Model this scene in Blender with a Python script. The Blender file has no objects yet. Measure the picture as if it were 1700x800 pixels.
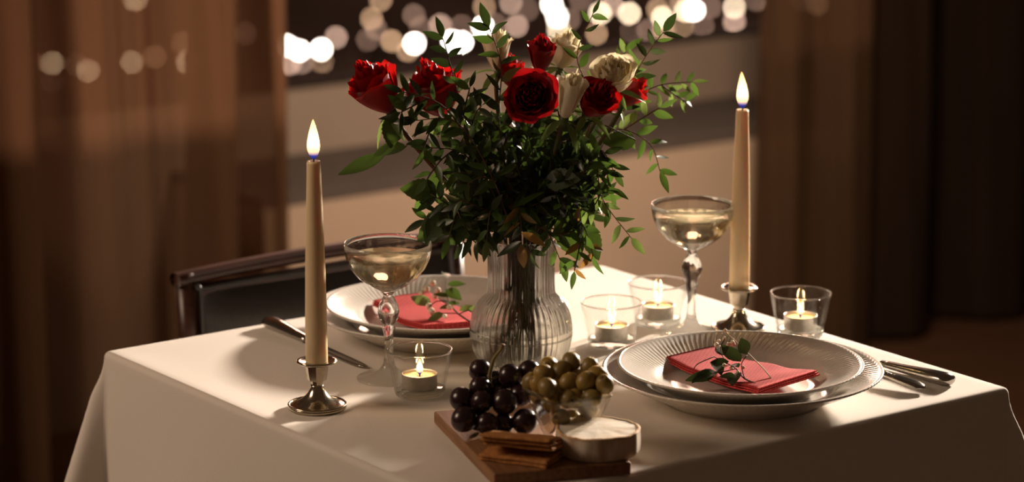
import bpy, bmesh, math, random
from mathutils import Vector, Matrix

# ---------------------------------------------------------------- scene, camera, world, lights, exposure
sc = bpy.context.scene
COL = sc.collection
PI = math.pi
F_PX = 4846.0                                   # focal length for a 1700 px wide frame
PITCH = math.radians(12.862)
CAM = Vector((-0.0369, -3.039, 1.585))
T = 0.75                                        # table top height

cd = bpy.data.cameras.new('camera')
cam = bpy.data.objects.new('camera', cd); COL.objects.link(cam)
cam.location = CAM
cam.rotation_euler = (PI / 2 - PITCH, 0, 0)
cd.sensor_width = 36.0
cd.lens = F_PX / 1700 * 36
cd.clip_end = 500
cd.dof.use_dof = True
cd.dof.focus_distance = 3.02
cd.dof.aperture_fstop = 3.9
sc.camera = cam

w = bpy.data.worlds.new('night'); sc.world = w; w.use_nodes = True
w.node_tree.nodes['Background'].inputs[0].default_value = (1.0, 0.60, 0.36, 1)
w.node_tree.nodes['Background'].inputs[1].default_value = 0.050

sc.view_settings.view_transform = 'Standard'
sc.view_settings.look = 'None'
sc.view_settings.exposure = 0.0
sc.view_settings.gamma = 1.0
sc.view_settings.use_curve_mapping = False
cy = sc.cycles
cy.use_denoising = True
cy.use_adaptive_sampling = False
cy.max_bounces = 14; cy.transmission_bounces = 12; cy.transparent_max_bounces = 24; cy.diffuse_bounces = 4; cy.glossy_bounces = 6
cy.sample_clamp_indirect = 4.0
cy.caustics_reflective = True; cy.caustics_refractive = True
cy.blur_glossy = 0.6


def area(name, loc, target, size, power, color, shape='DISK', spread=180):
    l = bpy.data.lights.new(name, 'AREA'); l.shape = shape; l.size = size; l.energy = power; l.color = color
    l.spread = math.radians(spread)
    o = bpy.data.objects.new(name, l); COL.objects.link(o)
    o.location = loc
    o.rotation_euler = (Vector(target) - Vector(loc)).to_track_quat('-Z', 'Y').to_euler()
    return o


WARM = (1.0, 0.84, 0.69)
area('key_lamp', (1.80, 2.58, T + 0.86), (0, 0, T + 0.12), 0.26, 45, WARM, spread=60)
area('room_fill', (-2.1, -0.45, 2.05), (-0.1, 0.5, 0.6), 0.9, 22, (1.0, 0.73, 0.52))  # soft fill added from the left, brightens the front-left cloth
area('bench_fill', (0.40, 1.38, 1.62), (0.05, 2.45, 0.45), 0.35, 9, (1.0, 0.72, 0.50), spread=105)  # added wash that brightens the bench and back wall, not a real fitting
cl = bpy.data.lights.new('city_fill', 'POINT'); cl.energy = 9000; cl.color = (1.0, .62, .48); cl.shadow_soft_size = 3  # added point light, lifts the dark ground outside the window
clo_ = bpy.data.objects.new('city_fill', cl); COL.objects.link(clo_); clo_.location = (2, 34, 9)
area('curtain_backlight', (-2.6, 5.2, 0.35), (-0.9, 1.6, 1.0), 0.3, 150, (1.0, 0.64, 0.46))  # added light outside, makes the curtain glow above the sill

# ---------------------------------------------------------------- geometry helpers
_R = Vector((1, 0, 0)); _F = Vector((0, math.cos(PITCH), -math.sin(PITCH))); _U = Vector((0, math.sin(PITCH), math.cos(PITCH)))
TH = math.radians(36.345)
TU = Vector((math.cos(TH), math.sin(TH), 0)); TV = Vector((-math.sin(TH), math.cos(TH), 0))


def ray(x, y): return _R * ((x - 850) / F_PX) + _U * ((400 - y) / F_PX) + _F
def tp(x, y, z=0.0):
    d = ray(x, y); return CAM + d * ((T + z - CAM.z) / d.z)
def onplane(x, y, n, k):
    d = ray(x, y); return CAM + d * ((k - CAM.dot(n)) / d.dot(n))
def uv(a, b, z): return TU * a + TV * b + Vector((0, 0, z))


def link(name, me, mat, parent=None, loc=None):
    o = bpy.data.objects.new(name, me); COL.objects.link(o)
    if mat is not None and not me.materials: me.materials.append(mat)
    if parent: o.parent = parent
    if loc is not None: o.location = loc
    return o


def mk(name, verts, faces, smooth=True):
    me = bpy.data.meshes.new(name); me.from_pydata([tuple(v) for v in verts], [], faces); me.update()
    if smooth: me.polygons.foreach_set('use_smooth', [True] * len(me.polygons))
    return me


def build(name, vf, mat, parent=None, loc=None, smooth=True):
    return link(name, mk(name, vf[0], vf[1], smooth), mat, parent, loc)


def join(*vfs):
    V, Fc = [], []
    for v, f in vfs:
        n = len(V); V += list(v); Fc += [tuple(i + n for i in q) for q in f]
    return V, Fc


def lathe(prof, seg=48, fn=None, closed=False):
    """prof: list of (r, z); fn(angle, r, z, i) -> (r, z, angle)"""
    V, rows = [], []
    for i, (r, z) in enumerate(prof):
        if r < 1e-6:
            rows.append([len(V)]); V.append((0, 0, z)); continue
        row = []
        for k in range(seg):
            a = 2 * PI * k / seg; rr, zz, aa = r, z, a
            if fn: rr, zz, aa = fn(a, r, z, i)
            row.append(len(V)); V.append((rr * math.cos(aa), rr * math.sin(aa), zz))
        rows.append(row)
    Fc = []
    pairs = list(zip(rows, rows[1:]))
    if closed: pairs.append((rows[-1], rows[0]))
    for a, b in pairs:
        if len(a) == 1 and len(b) == 1: continue
        for k in range(seg):
            k2 = (k + 1) % seg
            if len(a) == 1: Fc.append((a[0], b[k2], b[k]))
            elif len(b) == 1: Fc.append((a[k], a[k2], b[0]))
            else: Fc.append((a[k], a[k2], b[k2], b[k]))
    return V, [tuple(reversed(q)) for q in Fc] if False else Fc


def tube(pts, rad, seg=8, cap=True, flat=(1, 1), up=None):
    pts = [Vector(p) for p in pts]; n = len(pts)
    if not hasattr(rad, '__len__'): rad = [rad] * n
    V, Fc = [], []
    t0 = (pts[1] - pts[0]).normalized()
    ref = Vector(up) if up else (Vector((0, 0, 1)) if abs(t0.z) < .9 else Vector((1, 0, 0)))
    nx = ref.cross(t0).normalized()
    for i, p in enumerate(pts):
        t = (pts[min(i + 1, n - 1)] - pts[max(i - 1, 0)]).normalized()
        nx = (nx - t * nx.dot(t)).normalized(); ny = t.cross(nx)
        for k in range(seg):
            a = 2 * PI * k / seg
            V.append(p + nx * (math.cos(a) * rad[i] * flat[0]) + ny * (math.sin(a) * rad[i] * flat[1]))
    for i in range(n - 1):
        for k in range(seg):
            k2 = (k + 1) % seg
            Fc.append((i * seg + k, i * seg + k2, (i + 1) * seg + k2, (i + 1) * seg + k))
    if cap:
        Fc.append(tuple(range(seg - 1, -1, -1))); Fc.append(tuple((n - 1) * seg + k for k in range(seg)))
    return V, Fc


def grid(fn, nu, nv, wrap=False):
    V = [fn(i / nu, j / nv) for j in range(nv + 1) for i in range(nu + 1)]
    Fc = [(j * (nu + 1) + i, j * (nu + 1) + i + 1, (j + 1) * (nu + 1) + i + 1, (j + 1) * (nu + 1) + i) for j in range(nv) for i in range(nu)]
    return V, Fc


def boxm(lo, hi, bev=0.0, seg=2):
    bm = bmesh.new(); bmesh.ops.create_cube(bm, size=1)
    lo, hi = Vector(lo), Vector(hi)
    for v in bm.verts:
        v.co = Vector(((lo[k] + hi[k]) / 2 + v.co[k] * (hi[k] - lo[k])) for k in range(3))
    if bev: bmesh.ops.bevel(bm, geom=bm.edges[:], offset=bev, segments=seg, affect='EDGES', profile=0.5)
    bm.verts.index_update()
    out = ([v.co.copy() for v in bm.verts], [tuple(v.index for v in f.verts) for f in bm.faces]); bm.free()
    return out


def xf(vf, m): return [m @ Vector(v) for v in vf[0]], vf[1]


def smoothstep(a, b, x):
    t = max(0, min(1, (x - a) / (b - a))); return t * t * (3 - 2 * t)


def catmull(P, per=8):
    P = [Vector(p) for p in P]; out = []
    for i in range(len(P) - 1):
        p0 = P[max(i - 1, 0)]; p1 = P[i]; p2 = P[i + 1]; p3 = P[min(i + 2, len(P) - 1)]
        for k in range(per):
            t = k / per
            out.append(0.5 * ((2 * p1) + (p2 - p0) * t + (2 * p0 - 5 * p1 + 4 * p2 - p3) * t * t + (3 * p1 - p0 - 3 * p2 + p3) * t ** 3))
    out.append(P[-1]); return out


def tag(o, label, cat, group=None, kind=None):
    o['label'] = label
    if cat: o['category'] = cat
    if group: o['group'] = group
    if kind: o['kind'] = kind
    return o


def thing(name, label, cat, loc=(0, 0, 0), rotz=0.0, group=None):
    o = bpy.data.objects.new(name, None); COL.objects.link(o); o.empty_display_size = .02
    o.location = loc; o.rotation_euler = (0, 0, rotz)
    return tag(o, label, cat, group)


def structure(name, vf, mat, smooth=False, parent=None):
    o = build(name, vf, mat, parent, smooth=smooth); o['kind'] = 'structure'; return o


# ---------------------------------------------------------------- materials
def nt(name):
    m = bpy.data.materials.new(name); m.use_nodes = True
    n = m.node_tree; n.nodes.clear()
    out = n.nodes.new('ShaderNodeOutputMaterial'); return m, n, out


def principled(n, color, rough=.5, metal=0, spec=.5, **kw):
    p = n.nodes.new('ShaderNodeBsdfPrincipled')
    p.inputs['Base Color'].default_value = (*color, 1); p.inputs['Roughness'].default_value = rough
    p.inputs['Metallic'].default_value = metal; p.inputs['Specular IOR Level'].default_value = spec
    for k, v in kw.items(): p.inputs[k.replace('_', ' ')].default_value = v
    return p


def noisy(n, p, c1, c2, scale, detail=3, stretch=(1, 1, 1), bump=0, bdist=.001, lo=.35, hi=.65, coord='Object'):
    tc = n.nodes.new('ShaderNodeTexCoord'); mp = n.nodes.new('ShaderNodeMapping'); mp.inputs['Scale'].default_value = stretch
    no = n.nodes.new('ShaderNodeTexNoise'); no.inputs['Scale'].default_value = scale; no.inputs['Detail'].default_value = detail
    cr = n.nodes.new('ShaderNodeValToRGB')
    cr.color_ramp.elements[0].position = lo; cr.color_ramp.elements[1].position = hi
    cr.color_ramp.elements[0].color = (*c1, 1); cr.color_ramp.elements[1].color = (*c2, 1)
    L = n.links.new
    L(tc.outputs[coord], mp.inputs[0]); L(mp.outputs[0], no.inputs['Vector']); L(no.outputs['Fac'], cr.inputs[0])
    L(cr.outputs[0], p.inputs['Base Color'])
    if bump:
        b = n.nodes.new('ShaderNodeBump'); b.inputs['Strength'].default_value = bump; b.inputs['Distance'].default_value = bdist
        L(no.outputs['Fac'], b.inputs['Height']); L(b.outputs[0], p.inputs['Normal'])
    return cr


def M(name, c1, c2=None, rough=.5, metal=0, spec=.5, scale=40, bump=0, bdist=.001, stretch=(1, 1, 1), detail=3, **kw):
    m, n, out = nt(name); p = principled(n, c1, rough, metal, spec, **kw)
    noisy(n, p, c1, c2 or tuple(x * .85 for x in c1), scale, detail, stretch, bump, bdist)
    n.links.new(p.outputs[0], out.inputs[0]); return m


def M_leafy(name, c1, c2, trans, tfac=.35, rough=.4, scale=60, spec=.5, bump=0):
    m, n, out = nt(name); p = principled(n, c1, rough, 0, spec)
    cr = noisy(n, p, c1, c2, scale, bump=bump, bdist=.0005)
    tr = n.nodes.new('ShaderNodeBsdfTranslucent'); tr.inputs[0].default_value = (*trans, 1)
    mx = n.nodes.new('ShaderNodeMixShader'); mx.inputs[0].default_value = tfac
    n.links.new(p.outputs[0], mx.inputs[1]); n.links.new(tr.outputs[0], mx.inputs[2]); n.links.new(mx.outputs[0], out.inputs[0]); return m


def M_glass(name, tint=(1, 1, 1), ior=1.45, clear=.3, rough=0.0):
    """refractive glass with a share of straight-through transmission, so it throws light shadows"""
    m, n, out = nt(name)
    g = n.nodes.new('ShaderNodeBsdfGlass'); g.inputs['Color'].default_value = (*tint, 1); g.inputs['IOR'].default_value = ior; g.inputs['Roughness'].default_value = rough
    t = n.nodes.new('ShaderNodeBsdfTransparent'); t.inputs[0].default_value = (*tint, 1)
    mx = n.nodes.new('ShaderNodeMixShader'); mx.inputs[0].default_value = clear
    n.links.new(g.outputs[0], mx.inputs[1]); n.links.new(t.outputs[0], mx.inputs[2]); n.links.new(mx.outputs[0], out.inputs[0]); return m


def M_thin(name, tint=(1, 1, 1), refl=1.0):
    """thin-walled glass: fresnel reflection over straight transmission"""
    m, n, out = nt(name)
    fr = n.nodes.new('ShaderNodeLayerWeight'); fr.inputs['Blend'].default_value = .5
    pw = n.nodes.new('ShaderNodeMath'); pw.operation = 'POWER'; pw.inputs[1].default_value = 4.5
    mu = n.nodes.new('ShaderNodeMath'); mu.operation = 'MULTIPLY_ADD'; mu.inputs[1].default_value = .9 * refl; mu.inputs[2].default_value = .035 * refl
    g = n.nodes.new('ShaderNodeBsdfGlossy'); g.inputs['Roughness'].default_value = .02
    t = n.nodes.new('ShaderNodeBsdfTransparent'); t.inputs[0].default_value = (*tint, 1)
    mx = n.nodes.new('ShaderNodeMixShader')
    L = n.links.new
    L(fr.outputs['Facing'], pw.inputs[0]); L(pw.outputs[0], mu.inputs[0]); L(mu.outputs[0], mx.inputs[0]); L(t.outputs[0], mx.inputs[1]); L(g.outputs[0], mx.inputs[2]); L(mx.outputs[0], out.inputs[0]); return m


def M_emit(name, color, strength, sample=True):
    m, n, out = nt(name); e = n.nodes.new('ShaderNodeEmission'); e.inputs[0].default_value = (*color, 1); e.inputs[1].default_value = strength
    n.links.new(e.outputs[0], out.inputs[0])
    if not sample: m.cycles.emission_sampling = 'NONE'
    return m


def M_flame(name, strength):
    m, n, out = nt(name)
    tc = n.nodes.new('ShaderNodeTexCoord'); sp = n.nodes.new('ShaderNodeSeparateXYZ')
    cr = n.nodes.new('ShaderNodeValToRGB'); el = cr.color_ramp.elements
    el[0].position = 0.0; el[0].color = (.02, .03, .35, 1)
    el[1].position = .24; el[1].color = (1, .62, .25, 1)
    e2 = el.new(.10); e2.color = (.05, .05, .30, 1)
    e3 = el.new(.45); e3.color = (1, .72, .36, 1)
    e4 = el.new(1.0); e4.color = (1, .50, .14, 1)
    st = n.nodes.new('ShaderNodeMapRange'); st.inputs[1].default_value = .06; st.inputs[2].default_value = .35; st.inputs[3].default_value = .8; st.inputs[4].default_value = strength
    e = n.nodes.new('ShaderNodeEmission'); L = n.links.new
    L(tc.outputs['Generated'], sp.inputs[0]); L(sp.outputs['Z'], cr.inputs[0]); L(sp.outputs['Z'], st.inputs[0])
    L(cr.outputs[0], e.inputs[0]); L(st.outputs[0], e.inputs[1])
    L(e.outputs[0], out.inputs[0]); return m


def M_sheer(name, c, thru, trans=.35):
    m, n, out = nt(name)
    d = principled(n, c, .95, 0, .05)
    noisy(n, d, c, tuple(x * .8 for x in c), 6, stretch=(1, 1, .1))
    tl = n.nodes.new('ShaderNodeBsdfTranslucent'); tl.inputs[0].default_value = (*c, 1)
    tr = n.nodes.new('ShaderNodeBsdfTransparent'); tr.inputs[0].default_value = (1, .86, .72, 1)
    m1 = n.nodes.new('ShaderNodeMixShader'); m1.inputs[0].default_value = trans
    m2 = n.nodes.new('ShaderNodeMixShader'); m2.inputs[0].default_value = thru
    L = n.links.new
    L(d.outputs[0], m1.inputs[1]); L(tl.outputs[0], m1.inputs[2]); L(m1.outputs[0], m2.inputs[1]); L(tr.outputs[0], m2.inputs[2]); L(m2.outputs[0], out.inputs[0]); return m


def M_napkin():
    m, n, out = nt('coral_paper'); p = principled(n, (.62, .075, .07), .85, 0, .2)
    tc = n.nodes.new('ShaderNodeTexCoord'); br = n.nodes.new('ShaderNodeTexBrick')
    br.inputs['Scale'].default_value = 1; br.inputs['Brick Width'].default_value = .0052; br.inputs['Row Height'].default_value = .0032; br.inputs['Mortar Size'].default_value = .0007
    br.inputs['Color1'].default_value = (.60, .068, .062, 1); br.inputs['Color2'].default_value = (.55, .060, .055, 1); br.inputs['Mortar'].default_value = (.40, .035, .035, 1)
    b = n.nodes.new('ShaderNodeBump'); b.inputs['Strength'].default_value = .8; b.inputs['Distance'].default_value = .0006; b.invert = True
    L = n.links.new
    L(tc.outputs['Object'], br.inputs[0]); L(br.outputs['Color'], p.inputs['Base Color']); L(br.outputs['Fac'], b.inputs['Height']); L(b.outputs[0], p.inputs['Normal'])
    L(p.outputs[0], out.inputs[0]); return m


MAT = dict(
    cloth=M('linen_cloth', (.80, .74, .67), (.76, .70, .63), .9, spec=.15, scale=900, bump=.12, bdist=.0004),
    wall=M('plaster_wall', (.40, .32, .27), (.37, .30, .25), .9, spec=.1, scale=6),
    floor=M('dark_wood_floor', (.10, .045, .022), (.06, .026, .013), .55, scale=5, stretch=(1, 12, 1)),
    benchface=M('bench_panel', (.62, .48, .37), (.58, .45, .35), .8, spec=.2, scale=5),
    benchpad=M('bench_cushion', (.13, .108, .098), (.115, .095, .088), .95, spec=.1, scale=30),
    frame=M('window_frame', (.030, .022, .018), None, .9, spec=.1, scale=10),
    sheer=M_sheer('sheer_brown', (.22, .128, .075), .17, .55),
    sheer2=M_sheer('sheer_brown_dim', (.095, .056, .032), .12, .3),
    drape=M('dark_drape', (.028, .017, .011), (.020, .012, .008), .95, spec=.05, scale=8, stretch=(1, 1, .1)),
    ground=M('night_ground', (.20, .15, .13), (.08, .06, .05), .9, scale=.3),
    leather=M('black_leather', (.020, .017, .015), (.028, .024, .021), .30, scale=260, bump=.25, bdist=.0008),
    chairwood=M('mahogany', (.055, .018, .010), (.03, .010, .006), .35, scale=20, stretch=(1, 1, 8)),
    tablewood=M('table_wood', (.15, .08, .04), None, .5, scale=12, stretch=(1, 8, 1)),
    porcelain=M('porcelain', (.70, .65, .585), (.68, .63, .565), .14, spec=.6, scale=20),
    silver=M('silver_plate', (.62, .55, .44), (.50, .44, .34), .17, 1.0, scale=120),
    steel=M('cutlery_steel', (.50, .47, .43), (.44, .41, .37), .16, 1.0, scale=200),
    alu=M('aluminium_cup', (.75, .70, .64), None, .3, .9, scale=200),
    wax=M('cream_wax', (.80, .66, .42), (.78, .63, .39), .42, spec=.4, scale=30, Subsurface_Weight=.35, Subsurface_Radius=(.02, .01, .004), Subsurface_Scale=.6),
    teawax=M('tealight_wax', (.88, .64, .41), None, .35, spec=.4, scale=30, Subsurface_Weight=.5, Subsurface_Radius=(.02, .01, .004), Subsurface_Scale=.5),
    wick=M('burnt_wick', (.02, .016, .014), None, .9, scale=200),
    flame=M_flame('taper_flame', 3.4), teaflame=M_flame('tealight_flame', 4),
    glass=M_glass('clear_glass', (1, 1, .99), 1.45, .15),
    vaseglass=M_glass('ribbed_vase_glass', (1, 1, .99), 1.42, .30),
    cup=M_thin('thin_cup_glass', (.985, .985, .98), 1.0),
    cupbase=M_glass('thick_glass_base', (.95, .96, .94), 1.45, .35),
    bowlglass=M_thin('bowl_glass', (.985, .985, .97), 2.2),
    pane=M_thin('window_pane', (.95, .93, .92), .35),
    wine=M_glass('white_wine', (.99, .94, .78), 1.33, .12),
    water=M_glass('vase_water', (1, 1, .98), 1.33, .25),
    red=M_leafy('red_petal', (.20, .003, .005), (.33, .006, .008), (.62, .008, .007), .30, .5, 30, .25),
    reddark=M_leafy('deep_red_petal', (.16, .003, .005), (.26, .005, .008), (.42, .006, .008), .25, .5, 30, .25),
    white=M_leafy('cream_petal', (.74, .66, .48), (.80, .73, .57), (.80, .70, .46), .35, .55, 30, .25),
    leafdark=M_leafy('dark_sprig_leaf', (.011, .020, .008), (.022, .034, .012), (.06, .10, .02), .16, .26, 70),
    leafmid=M_leafy('green_sprig_leaf', (.026, .052, .012), (.042, .075, .018), (.12, .22, .03), .25, .36, 70),
    leafpale=M_leafy('pale_sprig_leaf', (.06, .10, .03), (.09, .13, .04), (.22, .32, .07), .3, .4, 70),
    leafbrown=M_leafy('browning_leaf', (.12, .06, .02), (.08, .07, .02), (.35, .18, .04), .35, .4, 70),
    roseleaf=M_leafy('rose_leaf', (.018, .038, .009), (.036, .062, .014), (.09, .15, .02), .20, .4, 50, bump=.3),
    sepal=M_leafy('sepal_green', (.07, .10, .03), (.10, .12, .04), (.25, .3, .08), .3, .5, 80),
    stemgreen=M('rose_stem', (.06, .085, .028), (.08, .06, .03), .8, spec=.2, scale=60),
    stemred=M('red_brown_stem', (.20, .085, .045), (.14, .07, .035), .8, spec=.2, scale=60),
    stemdark=M('dark_twig', (.05, .028, .018), (.07, .04, .022), .8, spec=.2, scale=90),
    drystalk=M('dry_stalk', (.45, .30, .17), (.36, .24, .14), .7, scale=90),
    bud=M('white_bud', (.72, .60, .45), (.55, .42, .30), .7, scale=300),
    grape=M('black_grape', (.016, .005, .008), (.030, .010, .013), .26, spec=.6, scale=60),
    grapestem=M('grape_stem', (.22, .19, .06), (.17, .10, .04), .6, scale=120),
    olive=M('green_olive', (.40, .26, .06), (.29, .19, .045), .40, spec=.5, scale=45, Subsurface_Weight=.15, Subsurface_Radius=(.006, .004, .001), Subsurface_Scale=.5),
    olivedark=M('dark_green_olive', (.28, .19, .05), (.20, .14, .04), .40, spec=.5, scale=45),
    pit=M('olive_hole', (.10, .06, .015), None, .5, scale=80),
    board=M('oak_board', (.30, .150, .065), (.20, .092, .038), .55, scale=14, stretch=(14, 1.2, 14), bump=.15, bdist=.0006, detail=6),
    rind=M('cheese_rind', (.74, .65, .54), (.52, .38, .26), .85, spec=.2, scale=90, bump=.6, bdist=.0015, detail=5, stretch=(1, 1, .3)),
    rindtop=M('white_mould_rind', (.82, .76, .66), (.70, .60, .47), .9, spec=.1, scale=40, bump=.6, bdist=.002, detail=5),
    rindedge=M('tan_rind_edge', (.55, .34, .17), (.66, .46, .27), .8, scale=80),
    cracker=M('crispbread', (.56, .26, .085), (.38, .15, .045), .8, spec=.2, scale=220, bump=.7, bdist=.0012, detail=5),
    napkin=M_napkin(),
)

# ---------------------------------------------------------------- the room
S = lambda a0, a1, b0, b1, z0, z1: xf(boxm((a0, b0, z0), (a1, b1, z1)), Matrix((( TU.x, TV.x, 0, 0), (TU.y, TV.y, 0, 0), (0, 0, 1, 0), (0, 0, 0, 1))))
WV = 2.36                                         # wall plane, distance from the table's centre across the room
SILL = 0.598
structure('floor', S(-3.2, 5.5, -3.2, WV + .12, -.1, 0), MAT['floor'])
wall = structure('wall_back', join(S(-3.2, 5.5, WV, WV + .12, 0, SILL), S(-3.2, 5.5, WV, WV + .12, 2.35, 2.75), S(-3.2, -1.6, WV, WV + .12, SILL, 2.35), S(3.6, 5.5, WV, WV + .12, SILL, 2.35)), MAT['wall'])
win = structure('window_1', join(S(-1.6, 3.6, WV + .03, WV + .09, SILL, SILL + .010), S(-1.6, 3.6, WV + .03, WV + .09, 2.31, 2.35), S(-1.6, -1.55, WV + .03, WV + .09, SILL, 2.35), S(3.55, 3.6, WV + .03, WV + .09, SILL, 2.35)), MAT['frame'])
build('pane', S(-1.55, 3.55, WV + .055, WV + .061, SILL + .010, 2.31), MAT['pane'], win, smooth=False)
structure('ground', S(-60, 90, WV + 1.0, 140, -9.2, -9.0), MAT['ground'])

bench = thing('window_bench', 'low pale window bench with a dull grey seat pad under the dark window', 'bench')
build('front_panel', S(.88, 2.32, 2.02, 2.04, 0, .455), MAT['benchface'], bench, smooth=False)
build('carcass', S(.88, 2.32, 2.04, WV - .002, 0, .455), MAT['benchface'], bench, smooth=False)
build('seat_pad', S(.88, 2.32, 2.03, WV - .004, .455, .475), MAT['benchpad'], bench, smooth=False)


def curtain(name, label, keys, v0, z0, z1, mat, amp, seed, group=None, step=.012):
    """a hanging cloth; keys: list of (px at mid height, depth offset) -> u positions through which the pleats run"""
    pts = []
    for px, off in keys:
        q = onplane(px, 400, TV, v0); pts.append((q.dot(TU), off))
    ctrl = catmull([Vector((a, b, 0)) for a, b in pts], 10)
    rnd = random.Random(seed); ph = rnd.random() * 6
    n = len(ctrl); V, Fc = [], []; nz = 14
    for j in range(nz + 1):
        z = z0 + (z1 - z0) * j / nz; k = 1.15 - .35 * j / nz
        for i, c in enumerate(ctrl):
            V.append(uv(c.x + .006 * math.sin(3 * z + ph + i * .3), v0 + c.y * k + .004 * math.sin(5 * z + i * .7), z))
    for j in range(nz):
        for i in range(n - 1): Fc.append((j * n + i, j * n + i + 1, (j + 1) * n + i + 1, (j + 1) * n + i))
    o = build(name, (V, Fc), mat); return tag(o, label, 'curtain', group)


curtain('curtain', 'sheer brown curtain hanging in deep pleats left of the black chair', [
    (-180, .05), (-140, -.05), (-100, .05), (-60, -.04), (-15, .06), (30, -.03), (48, -.035), (64, .06), (74, .17), (106, .17), (116, .06), (126, -.04), (160, -.05), (205, -.02),
    (245, .015), (275, -.01), (320, -.03), (365, -.045), (386, -.02), (394, .10), (404, .18), (420, .18), (428, .06), (436, -.03), (452, -.04), (468, -.01), (474, .02)],
    1.87, .02, 2.5, MAT['sheer'], .05, 1)
curtain('curtain', 'brown curtain behind the tall candle on the far side of the table', [
    (1262, .02), (1268, -.01), (1290, -.035), (1320, -.02), (1345, .01), (1375, -.015), (1405, -.03), (1432, -.01), (1446, .06)],
    1.90, .02, 2.5, MAT['sheer2'], .05, 2)
curtain('curtain', 'near-black heavy drape at the dark end of the room', [
    (1440, .03), (1470, -.02), (1510, -.04), (1545, .02), (1585, .05), (1625, -.02), (1670, -.045), (1710, .03), (1750, .05), (1800, -.03), (1850, .02), (1900, -.03)],
    1.93, .02, 2.5, MAT['drape'], .05, 3)

# ---------------------------------------------------------------- city lights beyond the window, with reflections under them
WHITE, CREAM, TAN, PINK, DIM = 'white', 'cream', 'amber', 'rosy', 'faint'
LIGHTS = [  # dimmer entries under bright ones are their reflections, built as glowing lamps
    (477, 76, WHITE), (497, 84, WHITE), (533, 82, WHITE), (481, 106, PINK), (500, 104, PINK), (534, 103, TAN), (558, 62, PINK),
    (617, 31, TAN), (632, 0, TAN), (610, 66, DIM), (624, 48, DIM), (650, 68, TAN), (688, 72, WHITE), (677, 84, TAN), (687, 25, DIM), (698, 45, DIM),
    (731, 42, PINK), (751, 68, WHITE), (767, 70, WHITE), (766, 43, DIM), (804, 11, TAN), (802, 45, WHITE), (823, 40, DIM), (848, 5, PINK), (858, 43, PINK), (876, 16, DIM),
    (916, 8, WHITE), (925, 28, WHITE), (945, 32, DIM), (927, 50, CREAM), (996, 22, CREAM), (991, 56, TAN), (1017, 8, PINK), (1045, 22, CREAM), (1046, 52, DIM), (1092, 16, TAN), (1100, 29, CREAM), (1102, 50, TAN),
    (1138, 18, CREAM), (1152, 17, WHITE), (1135, 44, TAN), (1167, 43, DIM), (1130, 2, TAN), (1219, 12, CREAM), (1219, 36, PINK), (1256, 0, DIM), (1076, 50, DIM), (964, 0, DIM), (1180, 12, DIM),
    (51, 104, TAN), (87, 105, CREAM), (127, 107, DIM), (146, 117, CREAM), (219, 103, CREAM), (257, 94, TAN), (304, 71, TAN), (311, 103, CREAM), (225, 0, CREAM), (407, 55, DIM), (88, 135, DIM), (312, 118, DIM),
    (1357, 6, TAN), (1330, 0, DIM),
]
LC = {WHITE: ((1, .93, .84), 62), CREAM: ((1, .80, .55), 25), TAN: ((1, .62, .36), 9.5), PINK: ((1, .66, .50), 9.5), DIM: ((1, .62, .45), 3.6)}
LM = {k: M_emit(k + '_street_bulb', c, s, False) for k, (c, s) in LC.items()}
ORD = ['first', 'second', 'third', 'fourth', 'fifth', 'sixth', 'seventh', 'eighth', 'ninth', 'tenth', 'eleventh', 'twelfth', 'thirteenth', 'fourteenth', 'fifteenth', 'sixteenth', 'seventeenth', 'eighteenth', 'nineteenth', 'twentieth']
ORDN = ORD + ['twenty-' + x for x in ORD[:9]]
rl = random.Random(5)
count = {}
bulb_me = {}
R_BULB = 0.026
for k in LC:
    bulb_me[k] = mk('bulb', *lathe([(0, -R_BULB)] + [(R_BULB * math.cos(a), R_BULB * math.sin(a)) for a in [(-.5 + i / 8) * PI for i in range(1, 8)]] + [(0, R_BULB)], 14))
    bulb_me[k].materials.append(LM[k])
cap_me = mk('cap', *lathe([(0, .07), (.02, .062), (.05, .045), (.052, .041), (0, .041)], 12)); cap_me.materials.append(MAT['frame'])
for px, py, c in sorted(LIGHTS):
    dist = rl.uniform(27, 33)
    d = ray(px, py); p = CAM + d * dist
    count[c] = count.get(c, 0) + 1
    where = 'seen through the sheer curtain' if px < 460 else ('beyond the brown curtain' if px > 1300 else 'beyond the window')
    n_ = count[c]
    o = thing('light_or_reflection', f'{c} blurred street light or reflection {where}, {ORD[min(n_, 20) - 1]} {c} one from the left', 'street light', (p.x, p.y, -9.0), group='blurred city lights beyond the window')
    h = p.z + 9.0
    b = link('bulb', bulb_me[c], None, o, (0, 0, h))
    link('cap', cap_me, None, o, (0, 0, h))
    build('post', tube([(0, .05, 0), (0, .05, h - .05), (0, .02, h + .06)], [.03, .012, .008], 6), MAT['frame'], o)

# ---------------------------------------------------------------- chair
ch = thing('dining_chair', 'dark wooden chair with black leather back pad behind the table', 'chair', uv(.050, .468, 0), TH)
HW = .207
lean = lambda z: .02 + max(0, z - .42) * .10
for s in (-1, 1):
    build('post', tube([(s * (HW - .012), lean(z), z) for z in (0, .2, .42, .55, .68, .775)], [.016, .016, .015, .013, .012, .012], 10), MAT['chairwood'], ch)
    build('leg', tube([(s * (HW - .02), -.40, 0), (s * (HW - .02), -.40, .42)], [.014, .02], 10), MAT['chairwood'], ch)
build('top_rail', grid(lambda a, b: Vector(((a - .5) * 2 * HW, lean(.77) + .014 * math.cos(2 * PI * b) + .008 * (1 - (2 * a - 1) ** 2), .768 + .009 * math.sin(2 * PI * b) + .004 * (1 - (2 * a - 1) ** 2))), 24, 12), MAT['chairwood'], ch)


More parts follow.
